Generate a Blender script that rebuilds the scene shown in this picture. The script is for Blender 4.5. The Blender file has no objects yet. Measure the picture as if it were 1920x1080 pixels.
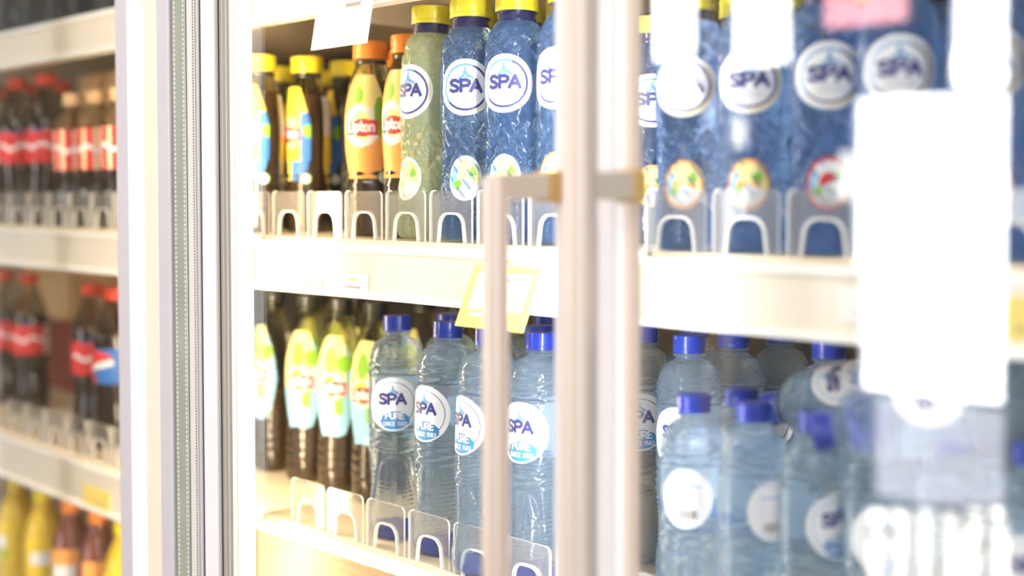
import bpy, math, random
from mathutils import Vector
random.seed(7)
PI = math.pi
SC = bpy.context.scene
COL = SC.collection

# ------------------------------------------------------------------ camera
F = 2700.0; YAW = math.radians(49.3); PITCH = math.radians(2.5); H = 1.45; CY = -0.86
cam_d = bpy.data.cameras.new('camera'); cam = bpy.data.objects.new('camera', cam_d); COL.objects.link(cam)
cam.location = (0, CY, H); cam.rotation_euler = (PI/2-PITCH, 0, YAW)
cam_d.sensor_width = 36; cam_d.lens = 36*F/1920; cam_d.shift_y = -54/1920
cam_d.clip_start = 0.05
cam_d.dof.use_dof = True; cam_d.dof.focus_distance = 1.40; cam_d.dof.aperture_fstop = 2.1
SC.camera = cam

def at(px, py, Y):
    """world point on the plane y=Y that the photograph shows at a pixel"""
    x = (px-960)/F; y = (486-py)/F
    fw = (-math.sin(YAW)*math.cos(PITCH), math.cos(YAW)*math.cos(PITCH), -math.sin(PITCH))
    r = (math.cos(YAW), math.sin(YAW), 0)
    u = (-math.sin(YAW)*math.sin(PITCH), math.cos(YAW)*math.sin(PITCH), math.cos(PITCH))
    d = [fw[i]+x*r[i]+y*u[i] for i in range(3)]
    t = (Y-CY)/d[1]
    return (d[0]*t, Y, H+d[2]*t)
def X(px, Y, py=500): return at(px, py, Y)[0]

# ------------------------------------------------------------------ world, exposure
w = bpy.data.worlds.new('world'); SC.world = w; w.use_nodes = True
w.node_tree.nodes['Background'].inputs[0].default_value = (0.86, 0.92, 1.0, 1)
w.node_tree.nodes['Background'].inputs[1].default_value = 1.0
SC.view_settings.view_transform = 'Standard'; SC.view_settings.look = 'None'
SC.view_settings.exposure = 0.68; SC.view_settings.gamma = 1; SC.view_settings.use_curve_mapping = False
SC.cycles.max_bounces = 24; SC.cycles.transmission_bounces = 20; SC.cycles.transparent_max_bounces = 40
SC.cycles.glossy_bounces = 8; SC.cycles.diffuse_bounces = 4
SC.cycles.sample_clamp_indirect = 8

def area(name, loc, target, sx, sy, power, col, parent=None):
    l = bpy.data.lights.new(name, 'AREA'); l.shape = 'RECTANGLE'; l.size = sx; l.size_y = sy
    l.energy = power; l.color = col
    o = bpy.data.objects.new(name, l); COL.objects.link(o); o.location = loc
    o.rotation_euler = (Vector(target)-Vector(loc)).to_track_quat('-Z', 'Y').to_euler()
    if parent: o.parent = parent
    return o
# ceiling lamps of the aisle and the daylight of the shop front
area('aisle_light', (-0.9, -1.6, 2.72), (-0.9, -0.3, 1.2), 3.4, 0.5, 26, (1, .97, .92))
area('daylight', (1.3, -1.9, 1.7), (-0.7, 0, 1.2), 1.6, 1.8, 11, (.80, .89, 1.0))

# ------------------------------------------------------------------ materials
def mat(name, col, rough=.45, metal=0, spec=.5, emit=None, strength=0, trans=0, ior=1.45, noise=.04, scale=30, coat=0, stretch=None, bump=0):
    m = bpy.data.materials.new(name); m.use_nodes = True
    nt = m.node_tree; b = nt.nodes['Principled BSDF']
    b.inputs['Roughness'].default_value = rough; b.inputs['Metallic'].default_value = metal
    b.inputs['Specular IOR Level'].default_value = spec; b.inputs['IOR'].default_value = ior
    b.inputs['Transmission Weight'].default_value = trans; b.inputs['Coat Weight'].default_value = coat
    b.inputs['Base Color'].default_value = (*col, 1)
    if noise:
        tc = nt.nodes.new('ShaderNodeTexCoord'); mp = nt.nodes.new('ShaderNodeMapping')
        if stretch: mp.inputs['Scale'].default_value = stretch
        n = nt.nodes.new('ShaderNodeTexNoise'); n.inputs['Scale'].default_value = scale
        cr = nt.nodes.new('ShaderNodeMix'); cr.data_type = 'RGBA'
        lo = tuple(max(0, c*(1-noise)) for c in col); hi = tuple(min(1, c*(1+noise)) for c in col)
        cr.inputs['A'].default_value = (*lo, 1); cr.inputs['B'].default_value = (*hi, 1)
        nt.links.new(tc.outputs['Object'], mp.inputs[0]); nt.links.new(mp.outputs[0], n.inputs['Vector'])
        nt.links.new(n.outputs['Fac'], cr.inputs['Factor']); nt.links.new(cr.outputs['Result'], b.inputs['Base Color'])
        if bump:
            bp = nt.nodes.new('ShaderNodeBump'); bp.inputs['Strength'].default_value = bump; bp.inputs['Distance'].default_value = .002
            nt.links.new(n.outputs['Fac'], bp.inputs['Height']); nt.links.new(bp.outputs[0], b.inputs['Normal'])
    if emit:
        b.inputs['Emission Color'].default_value = (*emit, 1); b.inputs['Emission Strength'].default_value = strength
    return m

def pane_mat(name, tint, ior, extra=None, rough=0.0, extra_fac=.0):
    """thin clear sheet: sees through, mirrors by Fresnel, optional milky part"""
    m = bpy.data.materials.new(name); m.use_nodes = True; nt = m.node_tree
    for n in list(nt.nodes): nt.nodes.remove(n)
    out = nt.nodes.new('ShaderNodeOutputMaterial')
    tr = nt.nodes.new('ShaderNodeBsdfTransparent'); tr.inputs[0].default_value = (*tint, 1)
    gl = nt.nodes.new('ShaderNodeBsdfGlossy'); gl.inputs['Roughness'].default_value = rough
    fr = nt.nodes.new('ShaderNodeFresnel')
    ge = nt.nodes.new('ShaderNodeNewGeometry'); m1 = nt.nodes.new('ShaderNodeMath'); m1.operation = 'MULTIPLY_ADD'
    m1.inputs[1].default_value = -2; m1.inputs[2].default_value = 1; nt.links.new(ge.outputs['Backfacing'], m1.inputs[0])
    m0 = nt.nodes.new('ShaderNodeMath'); m0.operation = 'POWER'; m0.inputs[0].default_value = ior
    nt.links.new(m1.outputs[0], m0.inputs[1]); nt.links.new(m0.outputs[0], fr.inputs['IOR'])   # same mirror on both faces of the sheet
    mx = nt.nodes.new('ShaderNodeMixShader')
    src = tr
    if extra:
        df = nt.nodes.new('ShaderNodeBsdfTranslucent'); df.inputs[0].default_value = (*extra, 1)
        d2 = nt.nodes.new('ShaderNodeBsdfDiffuse'); d2.inputs[0].default_value = (*extra, 1)
        md = nt.nodes.new('ShaderNodeMixShader'); md.inputs[0].default_value = .5
        nt.links.new(df.outputs[0], md.inputs[1]); nt.links.new(d2.outputs[0], md.inputs[2])
        m2 = nt.nodes.new('ShaderNodeMixShader'); m2.inputs[0].default_value = extra_fac
        nt.links.new(tr.outputs[0], m2.inputs[1]); nt.links.new(md.outputs[0], m2.inputs[2]); src = m2
    nt.links.new(fr.outputs[0], mx.inputs[0]); nt.links.new(src.outputs[0], mx.inputs[1]); nt.links.new(gl.outputs[0], mx.inputs[2])
    nt.links.new(mx.outputs[0], out.inputs[0])
    return m

def bottle_mat(name, tint, clear, ior=1.33, milk=None, milk_fac=0.0, bump=.25, scale=260):
    """water filled plastic: refracting body mixed with a plain see-through part"""
    m = bpy.data.materials.new(name); m.use_nodes = True; nt = m.node_tree
    for n in list(nt.nodes): nt.nodes.remove(n)
    out = nt.nodes.new('ShaderNodeOutputMaterial')
    gs = nt.nodes.new('ShaderNodeBsdfGlass'); gs.inputs[0].default_value = (*tint, 1); gs.inputs['IOR'].default_value = ior; gs.inputs['Roughness'].default_value = 0.02
    tr = nt.nodes.new('ShaderNodeBsdfTransparent'); tr.inputs[0].default_value = (*tint, 1)
    mx = nt.nodes.new('ShaderNodeMixShader'); mx.inputs[0].default_value = clear
    tc = nt.nodes.new('ShaderNodeTexCoord'); n = nt.nodes.new('ShaderNodeTexNoise'); n.inputs['Scale'].default_value = scale
    bp = nt.nodes.new('ShaderNodeBump'); bp.inputs['Strength'].default_value = bump; bp.inputs['Distance'].default_value = .001
    nt.links.new(tc.outputs['Object'], n.inputs['Vector']); nt.links.new(n.outputs['Fac'], bp.inputs['Height'])
    nt.links.new(bp.outputs[0], gs.inputs['Normal'])
    nt.links.new(gs.outputs[0], mx.inputs[1]); nt.links.new(tr.outputs[0], mx.inputs[2]); src = mx
    if milk:
        d = nt.nodes.new('ShaderNodeBsdfDiffuse'); d.inputs[0].default_value = (*milk, 1)
        m2 = nt.nodes.new('ShaderNodeMixShader'); m2.inputs[0].default_value = milk_fac
        nt.links.new(mx.outputs[0], m2.inputs[1]); nt.links.new(d.outputs[0], m2.inputs[2]); src = m2
    nt.links.new(src.outputs[0], out.inputs[0])
    return m

M = {}
M['white_frame'] = mat('white_lacquered_frame', (.76, .72, .71), .35, 0, scale=8)
M['lilac'] = mat('pale_lilac_aluminium', (.54, .49, .51), .4, 0, scale=8)
M['cream'] = mat('cream_trim', (.84, .67, .54), .35, 0, scale=8)  # warm reflections on the frame put into the trim colour
M['bright'] = mat('glossy_white_trim', (.92, .92, .90), .25, 0, scale=8)  # highlight of the rounded trim put into its colour
M['black'] = mat('black_seal', (.02, .018, .017), .6)
M['gasket'] = mat('silver_gasket', (.46, .46, .38), .3, .35, scale=14, noise=.3)
M['gasket_light'] = mat('pale_rubber_gasket', (.68, .62, .58), .5, .1)
M['grey_alu'] = mat('brushed_grey_aluminium', (.36, .315, .25), .38, .1, scale=20, stretch=(40, 40, 1), noise=.15)
M['handle'] = mat('satin_beige_metal', (.72, .58, .48), .36, .35, scale=40, stretch=(1, 1, .1))
M['bracket'] = mat('bracket_beige_metal', (.62, .53, .42), .42, .3)
M['ochre'] = mat('ochre_plastic_collar', (.55, .33, .10), .4)
M['inner_dark'] = mat('dark_brown_back_panel', (.085, .07, .055), .55, scale=6, stretch=(9, 1, .4), noise=.5)
M['inner_tan'] = mat('tan_carton_board', (.72, .48, .24), .5, scale=3, noise=.3)  # tan board, also the warm glow painted as a box and caps
M['crate'] = mat('dark_red_board', (.22, .03, .02), .5)
M['inner_blue'] = mat('blue_grey_back_panel', (.06, .075, .12), .5, scale=6, stretch=(9, 1, .4), noise=.4)
M['inner_side'] = mat('inner_liner', (.5, .46, .40), .5)
M['rail'] = mat('cream_price_rail', (.88, .80, .66), .3, 0, coat=.3, scale=5)
M['rail_wood'] = mat('pale_wood_rail', (.52, .34, .15), .4, scale=14, stretch=(1, 1, 24), noise=.4)
M['lip'] = mat('white_shelf_lip', (.93, .91, .84), .25, coat=.3)
M['deck'] = mat('pale_wooden_shelf_deck', (.80, .68, .48), .4, scale=10, stretch=(2, 26, 1), noise=.25)
M['acrylic'] = pane_mat('milky_acrylic', (.94, .94, .93), 1.4, (.86, .84, .80), .08, .15)
M['acrylic_edge'] = mat('bright_acrylic_edge', (.93, .91, .86), .2, trans=.3)
M['glass'] = pane_mat('door_glass', (.99, .99, .985), 1.85)
M['yellow'] = mat('yellow_plastic', (.86, .74, .03), .35, coat=.2)
M['orange'] = mat('orange_plastic', (.92, .30, .04), .35, coat=.2)
M['blue_cap'] = mat('royal_blue_plastic', (.018, .045, .40), .3, coat=.3)
M['navy'] = mat('navy_blue', (.016, .016, .09), .25, coat=.4)
M['navy_print'] = mat('navy_print', (.045, .05, .22), .45)
M['blue_print'] = mat('light_blue_print', (.13, .36, .62), .45)
M['sky_print'] = mat('pure_blue_print', (.04, .27, .60), .45)
M['pale_print'] = mat('pale_grey_print', (.60, .60, .66), .45)
M['paper'] = mat('white_label_paper', (.90, .90, .90), .45, noise=.02)
M['cream_print'] = mat('cream_label_edge', (.90, .78, .50), .45)
M['red_cap'] = mat('red_plastic', (.72, .05, .02), .35)
M['black_cap'] = mat('dark_smoky_plastic', (.035, .035, .025), .25, coat=.3)
M['red'] = mat('red_print', (.72, .03, .03), .45)
M['lemon'] = mat('lemon_yellow_print', (.92, .66, .04), .45)
M['pale_lemon'] = mat('pale_lemon_print', (.95, .86, .33), .45)
M['leaf'] = mat('leaf_green_print', (.22, .52, .03), .45)
M['dark_leaf'] = mat('dark_green_print', (.05, .18, .05), .45)
M['peach'] = mat('peach_orange_print', (.95, .42, .10), .45)
M['strong_blue'] = mat('strong_blue_print', (.03, .16, .55), .45)
M['aqua'] = mat('aqua_print', (.28, .58, .78), .45)
M['touch'] = bottle_mat('blue_tinted_water_bottle', (.75, .87, 1.0), .20, ior=1.42, milk=(.28,.50,.92), milk_fac=.10, bump=.9, scale=110)
M['touch_green'] = bottle_mat('pale_green_water_bottle', (.96, 1.0, .90), .28, ior=1.40, milk=(.86,.93,.55), milk_fac=.26, bump=.9, scale=110)
M['pure'] = bottle_mat('clear_water_bottle', (.88, .95, 1.0), .24, ior=1.42, milk=(.66,.82,1.0), milk_fac=.10, bump=.5, scale=150)
M['base_blue'] = bottle_mat('violet_blue_bottle_base', (.28, .30, .92), .1)  # blue refracted in the thick bottle bottom, put in as a tint
M['tea'] = mat('dark_tea', (.030, .018, .006), .08, trans=.0, coat=.6, noise=.3)
M['tea_clear'] = bottle_mat('clear_olive_bottle_top', (.88, .88, .72), .35)
M['cola'] = mat('dark_cola', (.018, .010, .007), .08, coat=.6)
M['cola_clear'] = bottle_mat('clear_bottle_top', (.85, .82, .74), .4)
M['juice'] = mat('yellow_drink', (.80, .55, .03), .15, coat=.5)
M['brown_drink'] = mat('red_brown_drink', (.20, .06, .03), .15, coat=.5)
M['smoky'] = bottle_mat('smoky_blue_bottle', (.55, .62, .68), .35)
M['card_yellow'] = mat('yellow_card', (.93, .72, .18), .5)
M['card_white'] = mat('white_card', (.93, .92, .88), .5)
M['print_grey'] = mat('grey_print', (.35, .30, .28), .5)
M['led'] = mat('led_tube_glow', (1, .9, .7), .4, emit=(1, .84, .55), strength=18, noise=0)
M['led_soft'] = mat('cool_led_tube_glow', (1, .95, .9), .4, emit=(1, .95, .88), strength=3, noise=0)
M['lamp_pane'] = mat('ceiling_lamp_diffuser', (1, 1, 1), .4, emit=(1, .97, .92), strength=5, noise=0)
M['day'] = mat('daylit_frosted_pane', (.9, .95, 1), .3, emit=(.95, .98, 1), strength=11, noise=0)  # glow of the added, unseen panes that the door glass mirrors
M['day_soft'] = mat('dim_daylit_pane', (.8, .8, .9), .3, emit=(.86, .86, .96), strength=2.2, noise=0)  # added pane for the pale haze in the door glass
M['day_cream'] = mat('cream_daylit_pane', (.8, .8, .7), .3, emit=(1, .95, .84), strength=5, noise=0)
M['day_red'] = mat('pink_lit_pane', (.9, .5, .5), .3, emit=(1.0, .42, .40), strength=5, noise=0)
M['wall_cream'] = mat('cream_painted_wall', (.42,.33,.22), .7, scale=2)
M['wall'] = mat('painted_wall', (.20, .20, .23), .7, scale=2)
M['floor'] = mat('grey_floor_tiles', (.40, .38, .36), .35, scale=4)
M['ceiling'] = mat('white_ceiling', (.8, .8, .8), .7)

# ------------------------------------------------------------------ mesh helpers
class MB:
    def __init__(s): s.v = []; s.f = []; s.m = []
    def add(s, vs, fs, mi=0):
        o = len(s.v); s.v += [tuple(v) for v in vs]
        for f in fs: s.f.append([i+o for i in f]); s.m.append(mi)
    def box(s, a, b, mi=0):
        x0, y0, z0 = a; x1, y1, z1 = b
        s.add([(x0,y0,z0),(x1,y0,z0),(x1,y1,z0),(x0,y1,z0),(x0,y0,z1),(x1,y0,z1),(x1,y1,z1),(x0,y1,z1)],
              [(0,3,2,1),(4,5,6,7),(0,1,5,4),(1,2,6,5),(2,3,7,6),(3,0,4,7)], mi)
    def prism(s, poly, z0, z1, mi=0):      # closed polygon (x,y), ccw
        n = len(poly); vs = [(x,y,z0) for x,y in poly]+[(x,y,z1) for x,y in poly]
        s.add(vs, [tuple(range(n-1,-1,-1)), tuple(range(n,2*n))]+[(i,(i+1)%n,n+(i+1)%n,n+i) for i in range(n)], mi)
    def cyl(s, c, r, z0, z1, n=32, ry=None, mi=0):
        ry = ry or r
        s.prism([(c[0]+r*math.cos(2*PI*i/n), c[1]+ry*math.sin(2*PI*i/n)) for i in range(n)], z0, z1, mi)
    def lathe(s, prof, n=56, rib=None, disp=None, mi=0):   # prof (r,z) bottom to top
        k = len(prof); vs = []
        for r, z in prof:
            for i in range(n):
                a = 2*PI*i/n; rr = r
                if rib and rib[0] <= z <= rib[1]: rr += rib[2]*(i % 2)
                if disp and r > .004: rr += disp(a, z)
                vs.append((rr*math.sin(a), -rr*math.cos(a), z))
        fs = []
        for j in range(k-1):
            for i in range(n):
                fs.append((j*n+i, j*n+(i+1)%n, (j+1)*n+(i+1)%n, (j+1)*n+i))
        fs.append(tuple(range(n-1,-1,-1))); fs.append(tuple((k-1)*n+i for i in range(n)))
        s.add(vs, fs, mi)
    def build(s, name, mats, parent=None, smooth=False, bevel=0):
        me = bpy.data.meshes.new(name); me.from_pydata(s.v, [], s.f); me.validate()
        for m in (mats if isinstance(mats, (list, tuple)) else [mats]): me.materials.append(m)
        if len(me.polygons) == len(s.m): me.polygons.foreach_set('material_index', s.m)
        if smooth: me.polygons.foreach_set('use_smooth', [True]*len(me.polygons))
        me.update()
        o = bpy.data.objects.new(name, me); COL.objects.link(o)
        if smooth == 'auto': me.set_sharp_from_angle(angle=math.radians(40))
        if bevel:
            b = o.modifiers.new('bevel', 'BEVEL'); b.width = bevel; b.segments = 2; b.limit_method = 'ANGLE'
        if parent: o.parent = parent
        return o

def tag(o, label=None, cat=None, group=None, kind=None):
    if label: o['label'] = label
    if cat: o['category'] = cat
    if group: o['group'] = group
    if kind: o['kind'] = kind
    return o
def empty(name, loc=(0,0,0), rz=0, **k):
    o = bpy.data.objects.new(name, None); COL.objects.link(o); o.empty_display_size = .03
    o.location = loc; o.rotation_euler = (0,0,rz)
    return tag(o, **k)
def dup(root):
    r = root.copy(); COL.objects.link(r)
    for ch in list(root.children):
        c = ch.copy(); COL.objects.link(c); c.parent = r
        for g in list(ch.children):
            d = g.copy(); COL.objects.link(d); d.parent = c
    return r

# ------------------------------------------------------------------ stroke lettering
GL = {
 'S': [[(.72,.86),(.5,.99),(.22,.97),(.08,.80),(.2,.60),(.55,.44),(.72,.25),(.6,.05),(.3,0),(.06,.13)]],
 'P': [[(.1,0),(.1,1)],[(.1,1),(.5,1),(.72,.88),(.74,.68),(.6,.5),(.1,.45)]],
 'A': [[(0,0),(.4,1)],[(.4,1),(.8,0)],[(.18,.33),(.62,.33)]],
 'U': [[(.1,1),(.1,.25),(.25,.03),(.5,.03),(.68,.25),(.68,1)]],
 'R': [[(.1,0),(.1,1)],[(.1,1),(.5,1),(.7,.85),(.68,.62),(.5,.5),(.1,.48)],[(.4,.48),(.74,0)]],
 'E': [[(.66,1),(.1,1),(.1,0),(.66,0)],[(.1,.52),(.58,.52)]],
 'I': [[(.2,0),(.2,1)]],
 'N': [[(.1,0),(.1,1)],[(.1,1),(.66,0)],[(.66,0),(.66,1)]],
 'C': [[(.7,.85),(.5,1),(.25,.97),(.08,.7),(.08,.3),(.25,.03),(.5,0),(.7,.15)]],
 '1': [[(.15,.8),(.35,1),(.35,0)]],
 '5': [[(.6,1),(.15,1),(.12,.58),(.45,.62),(.66,.42),(.6,.1),(.3,0),(.08,.1)]],
 '8': [[(.38,.54),(.14,.7),(.18,.93),(.38,1),(.6,.93),(.62,.7),(.38,.54),(.1,.35),(.1,.1),(.38,0),(.66,.1),(.66,.35),(.38,.54)]],
 '3': [[(.1,.9),(.38,1),(.62,.88),(.6,.65),(.32,.54)],[(.32,.54),(.64,.4),(.62,.12),(.35,0),(.08,.1)]],
 'L': [[(.1,1),(.1,0),(.6,0)]],
 'i': [[(.15,0),(.15,.6)],[(.15,.82),(.15,.92)]],
 'p': [[(.1,-.3),(.1,.6)],[(.1,.5),(.35,.62),(.58,.45),(.56,.15),(.35,0),(.1,.1)]],
 't': [[(.22,.9),(.22,.12),(.45,.02)],[(.02,.6),(.45,.6)]],
 'o': [[(.32,.6),(.1,.45),(.1,.15),(.32,0),(.56,.15),(.56,.45),(.32,.6)]],
 'n': [[(.1,0),(.1,.6)],[(.1,.45),(.35,.62),(.55,.5),(.55,0)]],
}
GW = {'I': .45, '1': .55, 'i': .35, 't': .5, 'p': .68, 'o': .66, 'n': .66, 'L': .62, ' ': .4}

class Patch:
    """printed sheet wrapped on a bottle; u runs round it, v is height"""
    def __init__(s, rfun, R): s.rf = rfun; s.R = R; s.mb = MB(); s.mats = []
    def mi(s, m):
        if m not in s.mats: s.mats.append(m)
        return s.mats.index(m)
    def P(s, u, v, off):
        a = u/s.R; r = s.rf(v)+off
        return (r*math.sin(a), -r*math.cos(a), v)
    def disc(s, cu, cv, ru, rv, fun, off=.0004, rings=12, n=56, sc=1):
        for j in range(rings):
            r0, r1 = j/rings, (j+1)/rings
            for i in range(n):
                a0, a1 = 2*PI*i/n, 2*PI*(i+1)/n
                p = [s.P(cu+ru*r*math.cos(a), cv+rv*r*math.sin(a), off) for r, a in ((r0,a0),(r1,a0),(r1,a1),(r0,a1))]
                if j == 0: p = [p[0], p[1], p[2]]
                s.mb.add(p, [tuple(range(len(p)))], s.mi(fun((r0+r1)/2, (a0+a1)/2)))
    def stroke(s, pts, t, m, off=.0008):
        mi = s.mi(m)
        for (x0,y0),(x1,y1) in zip(pts, pts[1:]):
            L = math.hypot(x1-x0, y1-y0) or 1e-6; dx, dy = (x1-x0)/L, (y1-y0)/L
            x0 -= dx*t*.4; y0 -= dy*t*.4; x1 += dx*t*.4; y1 += dy*t*.4
            k = max(1, int(L/.0025)+1)
            for q in range(k):
                a, b = q/k, (q+1)/k
                qs = []
                for f, sg in ((a,-1),(b,-1),(b,1),(a,1)):
                    qs.append(s.P(x0+(x1-x0)*f - dy*t/2*sg, y0+(y1-y0)*f + dx*t/2*sg, off))
                s.mb.add(qs, [(3,2,1,0)], mi)
    def text(s, txt, cu, v, h, m, t=.16, off=.0008, sx=1.0):
        W = sum(GW.get(c, .85) for c in txt)*h*sx; x = cu-W/2
        for c in txt:
            for st in GL.get(c, []): s.stroke([(x+a*h*sx, v+b*h) for a, b in st], t*h, m, off)
            x += GW.get(c, .85)*h*sx
    def grid(s, u0, u1, v0, v1, cell, inside, colf, off=.0004):
        nu = int((u1-u0)/cell); nv = int((v1-v0)/cell)
        for j in range(nv):
            for i in range(nu):
                uc = u0+(i+.5)*cell; vc = v0+(j+.5)*cell
                if not inside(uc, vc): continue
                p = [s.P(u0+(i+a)*cell, v0+(j+b)*cell, off) for a, b in ((0,0),(1,0),(1,1),(0,1))]
                s.mb.add(p, [(0,1,2,3)], s.mi(colf(uc, vc)))
    def build(s, name, parent): return s.mb.build(name, s.mats, parent, smooth=True)

def prof_fun(prof):
    pts = sorted(prof, key=lambda p: p[1])
    def f(z):
        for (r0,z0),(r1,z1) in zip(pts, pts[1:]):
            if z0 <= z <= z1: return r0 if z1 == z0 else r0+(r1-r0)*(z-z0)/(z1-z0)
        return pts[-1][0]
    return f
def dense(prof, step=.002):
    # catmull-rom through profile points
    out = []
    n = len(prof)
    for i in range(n-1):
        p0 = prof[max(0,i-1)]; p1 = prof[i]; p2 = prof[i+1]; p3 = prof[min(n-1,i+2)]
        L = math.hypot(p2[0]-p1[0], p2[1]-p1[1]); k = max(1, int(L/step))
        for q in range(k):
            t = q/k
            def cr(a,b,c,d): return .5*((2*b)+(-a+c)*t+(2*a-5*b+4*c-d)*t*t+(-a+3*b-3*c+d)*t**3)
            out.append((max(.0005, cr(p0[0],p1[0],p2[0],p3[0])), cr(p0[1],p1[1],p2[1],p3[1])))
    out.append(prof[-1]); return out

def ss(a, b, x):
    t = min(1, max(0, (x-a)/(b-a))); return t*t*(3-2*t)

# --- the water mark: fountain figure, drawn small above the word
def fountain(p, cu, v, h, m):
    p.stroke([(cu-h*.6, v), (cu-h*.2, v+h*.25), (cu-h*.06, v+h*.75)], h*.20, m)
    p.stroke([(cu-h*.06, v+h*.75), (cu+h*.12, v+h*.38), (cu+h*.7, v+h*.02)], h*.26, m)
    p.stroke([(cu-h*.05, v+h*.95), (cu+h*.03, v+h*1.0)], h*.2, m)
    p.stroke([(cu-h*.25, v+h*.1), (cu+h*.1, v+h*.2), (cu+h*.35, v+h*.0)], h*.08, m)

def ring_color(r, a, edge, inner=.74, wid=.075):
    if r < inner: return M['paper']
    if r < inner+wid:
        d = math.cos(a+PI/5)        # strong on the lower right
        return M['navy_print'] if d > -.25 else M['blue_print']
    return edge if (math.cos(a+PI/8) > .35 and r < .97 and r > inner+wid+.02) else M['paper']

# ------------------------------------------------------------------ bottle prototypes
def cap_mesh(name, r, z0, h, m, parent, n=96, rib=True, inner=.010):
    mb = MB()
    prof = [(inner, z0), (r*.99, z0), (r, z0+.0006), (r, z0+h*.22), (r*.975, z0+h*.24), (r*.975, z0+h*.28), (r, z0+h*.31),
            (r, z0+h-.0022), (r*.985, z0+h-.0008), (r*.93, z0+h), (r*.6, z0+h-.0003), (.001, z0+h-.0003)]
    mb.lathe(prof, n=n, rib=(z0+h*.30, z0+h-.0015, -r*.028) if rib else None)
    return mb.build(name, m, parent, smooth='auto')

def proto_touch(bm, extra):
    """still water with fruit flavour: wide yellow cap, navy neck band"""
    root = empty('water_bottle')
    prof = [(.001,.004),(.014,.003),(.022,.0005),(.0265,.003),(.0285,.010),(.029,.02),(.0285,.045),(.0272,.062),(.0265,.085),(.0272,.105),(.0288,.118),
            (.0295,.128),(.0295,.172),(.0286,.184),(.0262,.196),(.0215,.206),(.0178,.2095),(.0175,.2105),(.0175,.224),(.001,.2245)]
    d = dense(prof, .0022); d = [p for p in d]
    def disp(a, z):
        up = ss(.172,.178,z)*(1-ss(.196,.203,z)); lo = ss(.03,.05,z)*(1-ss(.108,.116,z))
        g1 = max(0, math.sin(5*a + z*190))**3; g2 = max(0, math.sin(6*a - z*150 + 1.2*math.sin(2*a)))**4
        return -.0030*up*g1 - .0040*lo*g2 - .0010*lo*math.sin(15*a+z*420) - .0006*up*math.sin(13*a-z*500)
    mb = MB(); mb.lathe(d, n=96, disp=disp); mb.build('bottle_body', bm, root, smooth=True)
    mb = MB(); mb.lathe([(.0179,.2085),(.0189,.2085),(.0189,.2105),(.0185,.212),(.0185,.2165),(.0196,.2170),(.0196,.2182),(.0179,.2182)], n=64)
    mb.build('neck_band', M['navy'], root, smooth='auto')
    cap_mesh('cap', .0206, .2184, .0182, M['yellow'], root, inner=.0176, n=120)
    rf = prof_fun(d)
    p = Patch(rf, .0295)
    cv = .148
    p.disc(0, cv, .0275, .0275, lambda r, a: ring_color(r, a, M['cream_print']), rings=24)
    p.text('SPA', 0, cv-.004, .0108, M['navy_print'], t=.31, sx=1.15)
    fountain(p, 0, cv+.0085, .0100, M['blue_print'])
    for k in range(9): p.stroke([(-.008+k*.002, cv-.0090), (-.0072+k*.002, cv-.0075)], .0008, M['pale_print'])
    for k, wd in enumerate((.011, .009)): p.stroke([(-wd, cv-.0115-k*.0022), (wd, cv-.0115-k*.0022)], .0006, M['pale_print'])
    p.build('label', root)
    p = Patch(rf, .0272)
    mc = {'lemon': ('paper','pale_lemon','leaf'), 'peach': ('peach','pale_lemon','leaf'), 'red': ('red','paper','leaf'), 'orange': ('peach','cream_print','red')}[extra]
    def fl(r, a):
        if r > .86: return M[mc[0]]
        if extra == 'red' and r < .45 and math.cos(a-PI*.6) > 0: return M['red']
        if .25 < r < .7 and math.sin(a*2+.5) > .75: return M[mc[2]]
        if extra in ('peach','orange') and r < .6 and abs(math.sin(a)) < .35: return M['peach']
        if math.cos(a-PI) > .8 and r > .5: return M['aqua']
        return M['paper'] if (math.sin(a) < -.3) else M[mc[1]]
    p.disc(0, .060, .0165, .022, fl, rings=14)
    p.build('flavour_sticker', root)
    return root

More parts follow.
